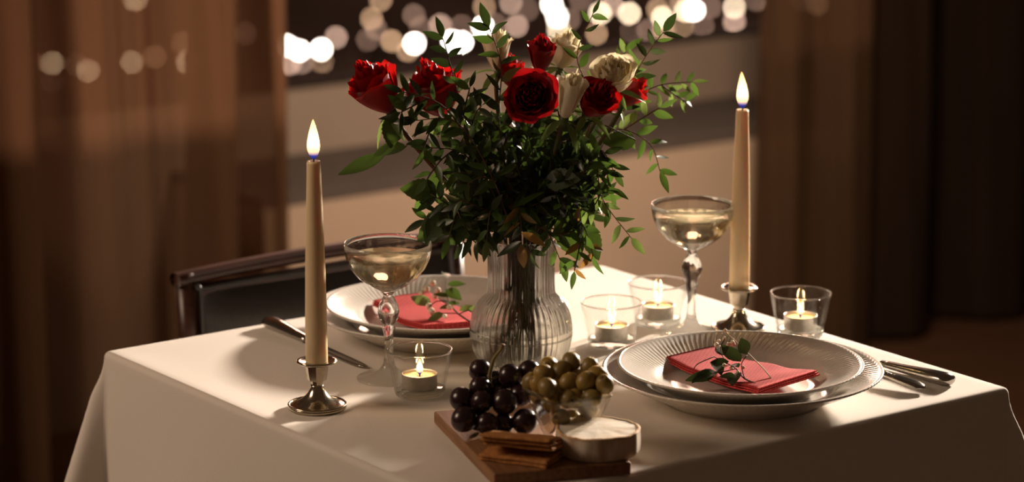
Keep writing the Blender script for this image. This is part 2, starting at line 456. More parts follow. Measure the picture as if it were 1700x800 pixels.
def pad(a, b):
    x = (a - .5) * 2 * (HW - .026); z = .44 + b * .316
    bul = (1 - abs(2 * a - 1) ** 6) * (1 - abs(2 * b - 1) ** 6)
    return Vector((x, lean(z) - .008 - .026 * bul + .004 * (1 - (2 * a - 1) ** 2), z))
build('back_pad', grid(pad, 30, 20), MAT['leather'], ch)
build('back_board', xf(boxm((-HW + .02, -.004, .43), (HW - .02, .008, .76)), Matrix.Translation((0, .048, 0))), MAT['chairwood'], ch, smooth=False)
PI_ = [pad(*q) + Vector((0, -.004, 0)) for q in [(0.0, 0.02), (0, .5), (0, .97), (.03, 1), (.5, 1), (.97, 1), (1, .97), (1, .5), (1, .02)]]
build('piping', tube(catmull(PI_, 8), .0035, 8), MAT['leather'], ch)
build('seat', boxm((-HW, -.42, .42), (HW, .02, .48), .015, 3), MAT['leather'], ch)

# ---------------------------------------------------------------- table and cloth
tb = thing('dining_table', 'small square table hidden beneath the white tablecloth', 'table', (0, 0, 0), TH)
HS = .346
build('table_top', boxm((-HS, -HS, T - .03), (HS, HS, T - .0035), .003, 1), MAT['tablewood'], tb, smooth=False)
for sx in (-1, 1):
    for sy in (-1, 1): build('leg', boxm((sx * .31 - .025, sy * .31 - .025, 0), (sx * .31 + .025, sy * .31 + .025, T - .03), .003, 1), MAT['tablewood'], tb, smooth=False)

HC = .35; DROP = .235; RB = .007


def cloth_pt(a, b):
    """a, b: distance from the centre measured along the cloth"""
    def hang(e):            # e: cloth length past the edge -> (outward, down)
        arc = RB * PI / 2
        if e <= 0: return 0.0, 0.0
        if e < arc: t = e / RB; return RB * math.sin(t), RB * (1 - math.cos(t))
        return RB + (e - arc) * .05, RB + (e - arc)
    ea, eb = abs(a) - (HC - RB), abs(b) - (HC - RB)
    sa, sb = (1 if a >= 0 else -1), (1 if b >= 0 else -1)
    if ea > 0 and eb > 0:
        r = math.hypot(ea, eb); phi = math.atan2(eb, ea)
        o_, dn = hang(r)
        k = .26 * math.sin(2 * phi) ** .8 * smoothstep(0, .06, r)
        ox = o_ * math.cos(phi) + k * r * .7071; oy = o_ * math.sin(phi) + k * r * .7071
        w_ = .018 * math.sin(4 * phi) * smoothstep(.02, .2, r)
        ox += w_; oy -= w_
        return (sa * (HC - RB + ox), sb * (HC - RB + oy), -dn * math.sqrt(max(0.05, 1 - k * k)))
    if ea > 0:
        o_, dn = hang(ea); wv = .010 * math.sin(b * 17 + a * 3) * smoothstep(.04, .3, ea)
        return (sa * (HC - RB + o_ + wv), b, -dn)
    if eb > 0:
        o_, dn = hang(eb); wv = .010 * math.sin(a * 15 + 1.3) * smoothstep(.04, .3, eb)
        return (a, sb * (HC - RB + o_ + wv), -dn)
    return (a, b, 0)


def ticks():
    t = [0]; e0 = HC - RB
    inner = [e0 * i / 40 for i in range(1, 41)]
    arc = [e0 + RB * PI / 2 * i / 5 for i in range(1, 6)]
    out = [arc[-1] + (DROP * (i / 22) ** 1.2) for i in range(1, 23)]
    pos = inner + arc + out
    return [-x for x in reversed(pos)] + [0] + pos
TK = ticks()


def wrinkle(x, y):
    return .0006 * (math.sin(9 * x + 4 * y + 1) * math.sin(5 * y - 3 * x) + .6 * math.sin(23 * x - 11 * y) * math.sin(13 * y + 6 * x + 2))
CV = []
for b in TK:
    for a in TK:
        x, y, z = cloth_pt(a, b)
        inside = smoothstep(0, .05, HC - max(abs(x), abs(y)))
        CV.append((x, y, z + wrinkle(x, y) * inside * 1.3))
nT = len(TK)
CF = [(j * nT + i, j * nT + i + 1, (j + 1) * nT + i + 1, (j + 1) * nT + i) for j in range(nT - 1) for i in range(nT - 1)]
clo = build('tablecloth', (CV, CF), MAT['cloth'], None, (0, 0, T))
clo.rotation_euler.z = TH
tag(clo, 'white linen tablecloth draped over the square table', 'tablecloth')


# ---------------------------------------------------------------- plates
def plate(name, label, loc, R, hz, rot=0.0):
    k = R / .145; foot = .58 * R; well = .69 * R
    ribs = 116
    prof = [(0, .0035), (foot - .006, .0035), (foot - .004, 0), (foot, 0), (foot + .002, .003), (R * .68, .009), (R * .82, .0185), (R * .97, hz - .0035), (R, hz - .0012), (R + .0002, hz), (R - .002, hz + .0004),
            (R * .96, hz - .001), (R * .91, hz - .0030), (R * .86, hz - .0055), (R * .80, hz - .0085), (R * .745, hz - .0115), (well + .002, hz - .0135), (well - .002, hz - .0175), (well - .008, .0085), (well * .80, .0075), (0, .0068)]
    nout = 11

    def rib(a, r, z, i):
        if nout <= i <= nout + 5:
            t = (i - nout) / 5; sw = a + .10 * (t - .5)
            amp = .00034 * math.sin(PI * min(1, max(0, .15 + .8 * (1 - t))))
            return r, z + amp * math.cos(ribs * a), sw
        if i in (8, 9): return r + .0004 * math.cos(ribs * a), z, a + (-.05)
        return r, z, a
    o = thing(name, label, 'plate', loc, rot)
    build('dish', lathe(prof, 464, rib), MAT['porcelain'], o)
    return o


PF = tp(1232, 660); PB = tp(730, 556)
plate('dinner_plate', 'larger cream plate underneath, beside the cutlery with ornate fork', PF, .1455, .033)
plate('dinner_plate', 'smaller ribbed cream plate holding the sharp coral napkin, stacked on top', PF + Vector((-.002, .001, .0078)), .1275, .0310)
plate('dinner_plate', 'larger cream plate underneath, in front of the black chair', PB, .1455, .033)
plate('dinner_plate', 'smaller cream plate behind the champagne coupe, with blurred coral napkin', PB + Vector((0, 0, .0078)), .1275, .0310)


# ---------------------------------------------------------------- leaves, twigs
def leaf_mesh(name, mat, wid, nl=6, fold=.18, curl=.18, tip=1.0, serr=0, seed=0):
    rnd = random.Random(seed); V, Fc = [], []
    for j in range(nl + 1):
        t = j / nl
        ww = wid * (math.sin(PI * min(1, t ** .85)) ** .8) * (1 - .15 * t)
        if serr and 0 < j < nl: ww *= 1 + serr * (1 if j % 2 else -1)
        if j in (0, nl): ww = .012
        z = -curl * t * t
        V += [(-ww, t, z + fold * ww), (0, t, z), (ww, t, z + fold * ww)]
    for j in range(nl):
        for k in range(2): Fc.append((j * 3 + k, j * 3 + k + 1, (j + 1) * 3 + k + 1, (j + 1) * 3 + k))
    me = mk(name, V, Fc); me.materials.append(MAT[mat]); return me


LEAF = {m: [leaf_mesh('leaf', m, .19, seed=i, curl=c, fold=f) for i, (c, f) in enumerate([(.1, .2), (.3, .3), (-.12, .25)])] for m in ('leafdark', 'leafmid', 'leafpale', 'leafbrown')}
RLEAF = [leaf_mesh('rose_leaf', 'roseleaf', .33, 16, .22, c, serr=.05, seed=i) for i, c in enumerate((.12, .35, -.2))]


def place(me, parent, base, direction, normal, length, name='leaf', wide=1.0):
    y = Vector(direction).normalized(); n = Vector(normal)
    x = y.cross(n)
    if x.length < 1e-4: x = y.cross(Vector((.3, .5, .8)))
    x.normalize(); z = x.cross(y)
    m = Matrix((x, y, z)).transposed().to_4x4()
    o = bpy.data.objects.new(name, me); COL.objects.link(o); o.parent = parent
    o.matrix_basis = Matrix.Translation(base) @ m @ Matrix.Diagonal((length * wide, length, length, 1))
    return o


def frame_at(path, t):
    n = len(path) - 1; x = max(0, min(n - 1e-6, t * n)); i = int(x)
    return path[i].lerp(path[i + 1], x - i), (path[i + 1] - path[i]).normalized()


VB = tp(865, 608)                                  # centre of the vase's foot
def at(px, py, dy=0.0): return onplane(px, py, Vector((0, 1, 0)), VB.y + dy)


def sprig(label, pts, nleaf, llen, mats, seed, t0=.35, twigs=0, stem='stemdark', r0=.0013, group=None, base=None, mouth=None, name='leafy_sprig', spread=.9):
    rnd = random.Random(seed)
    a = rnd.uniform(0, 2 * PI)
    base = base or VB + Vector((.022 * math.cos(a), .022 * math.sin(a), .012))
    W = [base]
    if mouth is not False:
        e = pts[0] - VB; md = Vector((e.x, e.y, 0)); md = md.normalized() * min(.026, md.length * .3 + .008) if md.length > 1e-5 else md
        W.append(VB + md + Vector((rnd.uniform(-.006, .006), rnd.uniform(-.006, .006), .143)))
    W += pts
    root = thing(name, label, 'foliage', base, 0, group)
    path = [p - base for p in catmull(W, 8)]
    n = len(path)
    parts = [tube(path, [r0 * (1 - .65 * i / (n - 1)) for i in range(n)], 6)]
    spots = []
    for i in range(nleaf):
        t = t0 + (1 - t0) * (i + .5) / nleaf
        spots.append((path, t, 1 if i % 2 else -1, 1 - .25 * abs(t - .6)))
    spots.append((path, .999, 0, .95))
    for k in range(twigs):
        t = t0 + (.97 - t0) * (k + .3) / max(1, twigs); p, d = frame_at(path, t)
        side = d.cross(Vector((rnd.uniform(-.4, .4), -1, rnd.uniform(-.3, .3)))).normalized() * (1 if k % 2 else -1)
        L = rnd.uniform(.028, .048)
        tw = [p, p + (d * .6 + side * .7).normalized() * L * .5, p + (d * .6 + side * .75).normalized() * L + Vector((0, rnd.uniform(-.012, .012), rnd.uniform(-.012, .006)))]
        tw = catmull(tw, 4); parts.append(tube(tw, [.0008] * (len(tw) - 1) + [.0004], 5))
        for i in range(5): spots.append((tw, .25 + .17 * i, 1 if i % 2 else -1, .9))
        spots.append((tw, .999, 0, .85))
    build('stem', join(*parts), MAT[stem], root)
    for pth, t, sgn, sz in spots:
        p, d = frame_at(pth, t)
        view = Vector((rnd.uniform(-.7, .7), -1, rnd.uniform(-.2, .9))).normalized()
        side = d.cross(view).normalized()
        dirv = d if sgn == 0 else (d * rnd.uniform(.35, .8) + side * sgn * spread + Vector((0, rnd.uniform(-.35, .35), rnd.uniform(-.25, .1))))
        nm = (view + Vector((rnd.uniform(-.8, .8), rnd.uniform(-.3, .3), rnd.uniform(-.6, .8)))).normalized()
        m = rnd.choice(mats)
        place(rnd.choice(LEAF[m]), root, p, dirv, nm, llen * sz * rnd.uniform(.8, 1.15), wide=rnd.uniform(.85, 1.2))
    return root


# ---------------------------------------------------------------- vase
VH = .1425


def vprof():
    pr = []
    ctrl = [(.036, 0), (.042, .004), (.050, .016), (.0538, .030), (.0548, .038), (.0545, .047), (.0530, .056), (.0498, .065), (.0450, .0725), (.0400, .0775), (.0366, .0815), (.0356, .087), (.0352, .10), (.0355, .12), (.0368, .136), (.0376, VH)]
    return [(p.x, p.y) for p in catmull([Vector((a, b, 0)) for a, b in ctrl], 3)]


outer = vprof()
inner = [(r - .0026, z) for r, z in outer if z > .008]
prof = [(0, .001)] + outer + [(.0360, VH + .0006)] + list(reversed(inner)) + [(0, .0075)]
NR = 46


def flute(a, r, z, i):
    if 1 <= i <= len(outer) and .003 < z < VH - .004:
        return r + .00085 * math.cos(NR * a), z, a
    return r, z, a


vs = thing('vase', 'clear ribbed glass vase with round belly holding the rose bouquet', 'vase', VB)
build('glass', lathe(prof, NR * 6, flute), MAT['vaseglass'], vs)
build('seam_ring', lathe([(.0545 + .0014 * math.cos(a), .037 + .0011 * math.sin(a)) for a in [2 * PI * i / 8 for i in range(8)]], 96, closed=True), MAT['vaseglass'], vs)
wat = [(r - .0024, z) for r, z in outer if .008 < z < .043]
build('water', lathe([(0, .0078)] + wat + [(wat[-1][0], .0435), (0, .0435)], 96), MAT['water'], vs)


# ---------------------------------------------------------------- roses
def petal(t, phi, R, H, openness, rnd, bud=False):
    Rt = R * (.12 + (.88 * t ** .95) * openness); hh = H * (1.06 - .30 * t * openness + rnd.uniform(-.03, .03))
    hw = (1.25 - .35 * t) * (1.0 if not bud else 1.15)
    curl = (0.0 if t < .35 else (t - .35)) * openness * 1.0
    close = .45 * (1 - t) * (1.2 if bud else 1)
    ru = rnd.uniform(0, 6)
    tw = rnd.uniform(-.12, .12)

    def f(a, b):
        u = 2 * a - 1; v = b
        width = (math.sin(PI * (.10 + .62 * v))) ** .7
        ve = v * (1 - .16 * abs(u) ** 2.5)
        r = R * .10 + (Rt - R * .10) * (math.sin(min(1, ve * 1.05) * PI / 2) ** .75)
        r *= 1 - close * ve ** 3
        c = max(0, ve - .66) / .34
        r += R * curl * .42 * c * c
        z = hh * ve - H * curl * .30 * c * c * c
        r += R * .05 * math.sin(6 * u + ru) * c + R * .10 * abs(u) ** 3 * ve * (.4 + t) * openness
        z += H * (.020 * math.sin(5 * u + ru * 1.7) + .007 * math.sin(13 * u + ru)) * c + H * .07 * c * (1 - abs(u) ** .7) * openness
        an = phi + u * hw * width + tw * v
        return Vector((r * math.cos(an), r * math.sin(an), z))
    return grid(f, 14, 9)


def rose(label, center, axis, R, H, color, seed, openness=1.0, N=24, leaves=(), stem='stemgreen', bend=None, group='cut roses in the vase'):
    rnd = random.Random(seed)
    axis = Vector(axis).normalized()
    cal = center - axis * H * .5
    a = rnd.uniform(0, 2 * PI)
    base = VB + Vector((.018 * math.cos(a), .018 * math.sin(a), .010))
    root = thing('rose', label, 'rose', base, 0, group)
    rot = axis.to_track_quat('Z', 'Y').to_matrix().to_4x4()
    mtx = Matrix.Translation(cal - base) @ rot
    bl = build('bloom', lathe([(0, -H * .02), (R * .13, 0), (R * .17, H * .2), (R * .14, H * .5), (R * .05, H * .72), (0, H * .74)], 14), MAT[color], root)
    bl.matrix_basis = mtx
    ph = rnd.uniform(0, 6)
    for i in range(N):
        t = i / (N - 1)
        build('petal', petal(t, ph + i * 2.39996, R, H, openness, rnd, openness < .6), MAT[color], bl)
    hip = build('calyx', lathe([(0, -H * .17), (R * .10, -H * .15), (R * .19, -H * .07), (R * .20, 0), (R * .16, H * .06), (0, H * .06)], 12), MAT['sepal'], root); hip.matrix_basis = mtx
    for k in range(5):
        an = k * 2 * PI / 5 + ph
        d = rot @ Vector((math.cos(an), math.sin(an), rnd.uniform(-.5, .35)))
        place(LEAF['leafpale'][1], root, (cal - base) + d * R * .16, d, rot @ Vector((0, 0, 1)), H * rnd.uniform(.5, .72), 'sepal', .75)
    e = cal - VB; md = Vector((e.x, e.y, 0)); md = md.normalized() * min(.024, md.length * .3 + .004) if md.length > 1e-5 else md
    mouth = VB + md + Vector((0, 0, .142))
    W = [base, mouth] + ([bend] if bend else []) + [cal - axis * .035, cal - axis * H * .12]
    path = [p - base for p in catmull(W, 8)]
    build('stem', tube(path, [.0027] * (len(path) - 4) + [.0028, .003, .0033, .0036], 8), MAT[stem], root)
    for (lp, ld, ln, L, kind) in leaves:
        lp = lp - base
        q = min(path, key=lambda p_: (p_ - lp).length)
        if (q - lp).length > .004: build('petiole', tube([q, q.lerp(lp, .5) + Vector((0, 0, .002)), lp], .0008, 5), MAT[stem], root)
        place(RLEAF[kind], root, lp, ld, ln, L, 'leaf')
    return root


A = at
px = .00065                                        # metres for one photo pixel at the vase
rose('red rose furthest left, leaning out over a tall candle', A(624, 148, -.03), (-.50, -.25, .83), 46 * px, 96 * px, 'red', 11, .85, 24, stem='stemred', bend=A(740, 300, -.02), leaves=[
    (A(652, 190, -.035), (-.05, -.15, -1), (.15, -1, .1), 55 * px, 0),
    (A(674, 243, -.03), (-.95, -.2, -.15), (-.1, -.45, .9), 56 * px, 0),
    (A(638, 258, -.03), (-.80, -.15, -.50), (-.25, -.30, .92), 80 * px, 2),
    (A(728, 318, -.04), (-1, -.2, .12), (.1, -1, .3), 62 * px, 0)])
rose('wide red rose half hidden by dark leaves, next to the leftmost rose', A(722, 150, .015), (-.30, -.10, .95), 48 * px, 92 * px, 'red', 12, 1.0, 24, leaves=[
    (A(800, 205, .02), (-.8, .1, .3), (0, -1, .4), 52 * px, 0), (A(752, 290, -.01), (-.8, -.2, -.3), (.2, -1, .4), 50 * px, 1)])
rose('small red rose upright at the top of the bouquet', A(898, 92, .02), (.06, -.20, .97), 31 * px, 64 * px, 'reddark', 13, .72, 18)
rose('deep red rose facing straight out at the centre of the bouquet', A(882, 160, -.055), (-.08, -.90, .36), 39 * px, 52 * px, 'reddark', 14, 1.0, 36, leaves=[
    (A(900, 330, -.05), (.8, -.3, -.35), (.2, -1, .5), 60 * px, 1)])
rose('red rose between the white bud and the open white rose', A(990, 166, -.045), (.42, -.55, .72), 36 * px, 74 * px, 'red', 15, .9, 30, leaves=[
    (A(935, 352, -.06), (.30, -.25, -.95), (-.2, -1, .2), 82 * px, 0), (A(968, 378, -.055), (.55, -.2, -.8), (.4, -.9, .3), 58 * px, 1), (A(1055, 232, -.01), (-.9, -.2, -.12), (0, -.8, .6), 58 * px, 2)])
rose('red rose tucked behind the open white rose', A(1046, 155, .03), (.72, .05, .66), 30 * px, 62 * px, 'red', 16, .75, 18)
rose('red rose peeping out behind the centre of the bouquet', A(846, 118, .055), (-.15, .1, .95), 30 * px, 55 * px, 'red', 17, .8, 16)
rose('open white rose on the far right of the roses', A(1019, 126, -.012), (-.10, -.55, .80), 38 * px, 70 * px, 'white', 18, .92, 26)
rose('closed white rosebud between two red roses', A(946, 161, -.075), (.22, -.28, .93), 40 * px, 80 * px, 'white', 19, .48, 13)
rose('white rose behind the dark sprig at the top', A(826, 84, .05), (.0, -.10, 1), 31 * px, 72 * px, 'white', 20, .7, 16)
rose('white rose behind the small upright red rose', A(938, 84, .06), (.25, -.1, .95), 34 * px, 64 * px, 'white', 21, .85, 18)

# ---------------------------------------------------------------- leafy sprigs
D, G, P_, B = 'leafdark', 'leafmid', 'leafpale', 'leafbrown'
SPR = [
    ('dark sprig rising highest on the left, before the bright city lights', [A(800, 300, -.05), A(765, 170, -.05), A(735, 62, -.05)], 17, 36, [D], .52, 0),
    ('dark sprig arching up before the white rose at the back', [A(842, 300, -.06), A(828, 200, -.05), A(832, 110, -.04), A(812, 45, -.04)], 13, 40, [D, D, G], .55, 0),
    ('dark sprig reaching left across the half hidden red rose', [A(800, 280, -.08), A(740, 180, -.08), A(668, 152, -.08)], 17, 38, [D, D, G], .42, 3),
    ('thin dark sprig running left below the half hidden red rose', [A(820, 300, -.09), A(760, 205, -.09), A(690, 200, -.09)], 14, 35, [D, D, G], .45, 3),
    ('dark sprig spraying out over the left side of the bouquet', [A(800, 310, -.06), A(770, 255, -.07), A(715, 245, -.08)], 15, 36, [D, D, G], .35, 3),
    ('slim brown twig with a curled tip at the very top', [A(940, 300, .0), A(985, 180, .0), A(958, 95, .0), A(985, 22, .0)], 8, 30, [D, G], .70, 0, 'stemred'),
    ('green sprig climbing to the upper right on a reddish stem', [A(950, 330, .02), A(1020, 200, .03), A(1062, 110, .03), A(1102, 52, .03)], 14, 34, [D, G, G], .60, 0, 'stemred'),
    ('pale blurred sprig reaching furthest right', [A(950, 330, .08), A(1030, 190, .10), A(1085, 145, .11), A(1150, 136, .12)], 14, 32, [P_, G], .60, 2),
    ('pale blurred sprig behind the open white rose', [A(930, 320, .10), A(980, 160, .11), A(1040, 85, .12)], 13, 34, [P_, G], .58, 2),
    ('green sprig bowing out right and hanging down', [A(950, 330, .03), A(1010, 220, .04), A(1075, 235, .04), A(1096, 285, .04)], 11, 36, [G, P_, G], .55, 1, 'stemred'),
    ('bright green sprig drooping in small oval leaves at right', [A(930, 350, -.03), A(985, 270, -.05), A(1000, 330, -.06), A(1048, 395, -.06)], 18, 36, [G, G, P_], .42, 2, 'stemred'),
    ('green sprig under the red rose with leaves toward the right', [A(940, 350, -.04), A(990, 250, -.05), A(1020, 285, -.05)], 12, 35, [G, D], .45, 2),
    ('dark sprig hanging over the right shoulder of the vase', [A(930, 380, -.05), A(965, 370, -.07), A(985, 425, -.07)], 10, 35, [D, B, G], .42, 2),
    ('short sprig lying over the rim of the vase on the right', [A(905, 380, -.05), A(915, 395, -.06), A(930, 432, -.06)], 7, 38, [D, G], .5, 1),
    ('sprig with a browning leaf hanging in front of the vase neck', [A(850, 360, -.05), A(862, 345, -.08), A(866, 405, -.08)], 8, 46, [G, B, D], .55, 0),
    ('dark sprig hanging low on the left of the vase mouth', [A(820, 350, -.04), A(770, 330, -.06), A(745, 395, -.06)], 14, 39, [D, D, G], .38, 3),
    ('olive sprig drooping beside the vase mouth', [A(830, 370, -.05), A(815, 350, -.08), A(808, 400, -.08)], 9, 36, [G, D], .45, 1),
    ('dark sprig reaching left above the champagne coupe', [A(800, 340, -.03), A(750, 340, -.05), A(705, 365, -.05)], 12, 43, [D, D, G], .38, 2),
]
for i, s in enumerate(SPR):
    sprig(s[0], s[1], s[2], s[3] * px, s[4], 100 + i, s[5], s[6], s[7] if len(s) > 7 else 'stemdark', group='leafy sprigs in the bouquet')
rf = random.Random(77)
fill = sorted((rf.uniform(755, 1000), rf.uniform(205, 370), rf.uniform(-.075, .05)) for _ in range(28))
for i, (ax, ay, dy) in enumerate(fill):            # the crowded heart of the bouquet
    mid = A(868 + (ax - 868) * .45, 330 + (ay - 330) * .5, dy * .7)
    sprig(f'dark leafy filler sprig below the roses, tip {ORDN[i]} from the left of its kind', [mid, A(ax, ay, dy)], 12, 39 * px, [D, D, D, G], 300 + i, .38, 3, group='filler sprigs in the heart of the bouquet', base=VB + Vector((rf.uniform(-.02, .02), rf.uniform(-.02, .02), .088)))
# broad leaves low in the bouquet
for i, (bp, dv, nv, L, k) in enumerate([
    (A(752, 352, -.03), (-.75, -.2, -.55), (.1, -.9, .4), 74 * px, 1), (A(735, 345, -.02), (-.35, -.2, -.95), (-.4, -.9, .1), 66 * px, 2),
    (A(800, 372, -.05), (-.95, -.2, -.15), (0, -.9, .5), 66 * px, 0), (A(905, 300, -.07), (.5, -.3, .1), (.1, -1, .6), 62 * px, 0), (A(840, 250, -.02), (-.2, -.2, .8), (.2, -1, .3), 60 * px, 1)]):
    lab = ['broad rose leaf hanging toward the coupe', 'broad rose leaf pointing down beside the coupe rim', 'broad leaf lying across the vase mouth', 'broad dark leaf under the central red rose', 'broad leaf standing in the middle of the greens'][i]
    base = VB + Vector((.012 * math.cos(i * 1.3), .012 * math.sin(i * 1.3), .012))
    o = thing('rose_shoot', lab, 'foliage', base, 0, 'broad leaves in the bouquet')
    pth = catmull([base - base, VB + Vector((.018 * math.cos(2 + i), -.015, .143)) - base, (VB + Vector((0, -.02, .17))).lerp(bp, .5) - base, bp - base], 6)
    build('stem', tube(pth, .0014, 6), MAT['stemgreen'], o)
    place(RLEAF[k], o, bp - base, dv, nv, L, 'leaf')
# thick woody stem that crosses the vase
o = thing('woody_stem', 'thick brown stem slanting across the inside of the vase', 'stem', VB + Vector((-.03, -.008, .014)))
build('stem', tube(catmull([(0, 0, 0), (.022, -.002, .045), (.034, 0, .075), (.036, .004, .14), (.03, .01, .20)], 6), [.0038] * 20 + [.0032] * 5, 10), MAT['stemred'], o)


# ---------------------------------------------------------------- champagne coupes
def coupe(label, loc, rot=0):
    o = thing('champagne_coupe', label, 'wine glass', loc, rot)
    Rm = .0462; H = .148; zb = .099
    outer = [(.0345, 0), (.035, .0012), (.033, .0022), (.022, .0045), (.011, .009), (.0062, .016), (.0046, .026), (.0044, .040), (.0056, .050), (.0068, .056), (.0062, .0605),
             (.0095, .066), (.0112, .073), (.0105, .080), (.0072, .087), (.0050, .091), (.0058, .094), (.0105, .0975), (.020, .1025), (.031, .1105), (.0395, .121), (.0445, .132), (.0462, .141), (Rm, H)]
    inn = [(Rm - .0006, H + .0005), (Rm - .0012, H), (.0449, .141), (.0432, .1325), (.0383, .122), (.030, .1120), (.0195, .1042), (.009, .1), (0, .099)]
    i0 = next(i for i, q in enumerate(outer) if q[1] >= .0605); i1 = next(i for i, q in enumerate(outer) if q[1] >= .087)

    def facet(a, r, z, i):
        if i0 <= i < i1: return r * (1 + .07 * math.cos(10 * a + (i - i0) * PI)), z, a
        if i1 + 3 <= i < len(outer) - 2: return r * (1 + .006 * math.cos(24 * a)), z, a
        return r, z, a
    build('glass', lathe([(0, 0)] + outer + inn, 120, facet), MAT['glass'], o)
    lvl = .1335
    wp = [(0, .0992), (.009, .1002), (.0196, .1044), (.0302, .1122), (.0385, .1222), (.0434, .1325), (.0436, lvl), (.0425, lvl - .0004), (0, lvl - .0005)]
    build('wine', lathe(wp, 96), MAT['wine'], o)
    return o


coupe('champagne coupe nearer the black chair, beside the front tealight', tp(646, 628))
coupe('champagne coupe in front of the farther tall candle', tp(1147, 551), .3)

# ---------------------------------------------------------------- taper candles


def glow(name, loc, power, rad):
    l = bpy.data.lights.new(name, 'POINT'); l.energy = power; l.color = (1, .58, .25); l.shadow_soft_size = rad
    o = bpy.data.objects.new(name, l); COL.objects.link(o); o.location = loc


def flame_vf(h, r, lean=0):
    prof = [(0, 0), (r * .35, h * .03), (r * .72, h * .12), (r * .95, h * .24), (r, h * .34), (r * .92, h * .48), (r * .70, h * .66), (r * .42, h * .82), (r * .18, h * .94), (0, h)]
    V, Fc = lathe(prof, 16)
    return [(x + lean * (z / h) ** 2 * h, y, z) for x, y, z in V], Fc


def candle(tag_, loc, H, lean):
    ho = thing('candle_holder', 'silver candlestick ' + tag_, 'candle holder', loc)
    NB = 72
    bead = lambda a, r, z, i: (r + .0007 * abs(math.cos(NB / 2 * a)), z, a)
    build('foot', lathe([(0, 0), (.0295, 0), (.0302, .0016), (.0300, .0034), (.0285, .0046), (.0262, .0046), (.0215, .0068), (.0160, .0100), (.0112, .0145), (.0080, .0195), (.0066, .0235), (.0066, .0248), (0, .0248)], 72), MAT['silver'], ho)
    build('beaded_edge', lathe([(.0272, .0044), (.0292, .0056), (.0300, .0044), (.0296, .0034)], 144, bead, closed=True), MAT['silver'], ho)
    V, Fc = lathe([(0, .0246), (.0058, .0246), (.0060, .0290), (.0098, .0300), (.0124, .0470), (.0124, .0480), (0, .0480)], 8)
    build('socket', (V, Fc), MAT['silver'], ho, smooth=False)
    build('drip_pan', lathe([(.0100, .0470), (.0170, .0474), (.0200, .0484), (.0207, .0500), (.0196, .0512), (.0170, .0500), (.0120, .0490), (.0100, .0490)], 144, lambda a, r, z, i: (r + (.0005 * abs(math.cos(40 * a)) if i in (3, 4) else 0), z, a), closed=True), MAT['silver'], ho)
    c = thing('taper_candle', 'tall cream taper candle ' + tag_.replace('under', 'standing in').replace('the candle', 'the candlestick'), 'candle', Vector(loc) + Vector((0, 0, .0482)))
    prof = [(0, 0), (.0108, 0), (.0115, .002), (.0113, H * .2), (.0104, H * .45), (.0090, H * .7), (.0074, H * .92), (.0070, H - .003), (.0066, H - .0006), (.0045, H - .0008), (.0022, H - .0022), (0, H - .0026)]
    build('wax', lathe(prof, 40), MAT['wax'], c)
    build('wick', tube([(0, 0, H - .003), (0.0003, 0, H + .003), (.0012, 0, H + .007)], [.0008, .0008, .0006], 6), MAT['wick'], c)
    build('flame', flame_vf(.041, .0066, lean), MAT['flame'], c, (0, 0, H + .0012))
    glow('candle_light', Vector(loc) + Vector((0, 0, .0482 + H + .02)), .35, .007)


candle('under the candle beside the knife and black chair', tp(527, 677), .211, 0.0)
candle('under the candle between coupe and far right tealight', tp(1226, 548), .206, -.04)


# ---------------------------------------------------------------- tealights
def tealight(where, loc, k=1.0):
    g = thing('tealight_holder', 'clear tapered glass tealight holder ' + where, 'candle holder', loc)
    H = .049 * k; r0 = .0262 * k; r1 = .0345 * k
    build('wall', lathe([(r0, .006), (r1, H - .0012), (r1 - .0003, H), (r1 - .0015, H), (r1 - .0018, H - .0012), (r0 - .0016, .0062)], 80), MAT['cup'], g)
    build('rim', lathe([(r1 - .0009 + .0011 * math.cos(a), H - .0002 + .0011 * math.sin(a)) for a in [2 * PI * i / 8 for i in range(8)]], 80, closed=True), MAT['cupbase'], g)
    build('thick_base', lathe([(0, .0006), (r0 - .004, 0), (r0 - .001, .0010), (r0 + .0002, .004), (r0 + .0006, .0075), (r0 - .003, .0082), (0, .0078)], 80), MAT['cupbase'], g)
    t = thing('tealight', 'lit tealight inside the glass holder ' + where, 'tealight', Vector(loc) + Vector((0, 0, .0084)))
    R = .0185
    build('metal_cup', lathe([(0, 0), (R - .0008, 0), (R, .0008), (R, .0145), (R + .0005, .0150), (R - .0004, .0152), (R - .0006, .0138), (R - .0012, .0010), (0, .001)], 48), MAT['alu'], t)
    build('wax', lathe([(0, .002), (R - .0010, .002), (R - .0008, .0125), (R - .004, .0119), (0, .0116)], 40), MAT['teawax'], t)
    build('wick', tube([(0, 0, .0112), (0, 0, .0165)], .0007, 6), MAT['wick'], t)
    build('flame', flame_vf(.0175, .0036), MAT['teaflame'], t, (0, 0, .0135))
    glow('tealight_light', Vector(loc) + Vector((0, 0, .0084 + .024)), .20, .004)


tealight('in front of the left coupe', tp(697, 655))
tealight('beside the vase', tp(1015, 572))
tealight('behind the far coupe stem', tp(1092, 538))
tealight('at the far table edge, right of the second candlestick', tp(1328, 556))


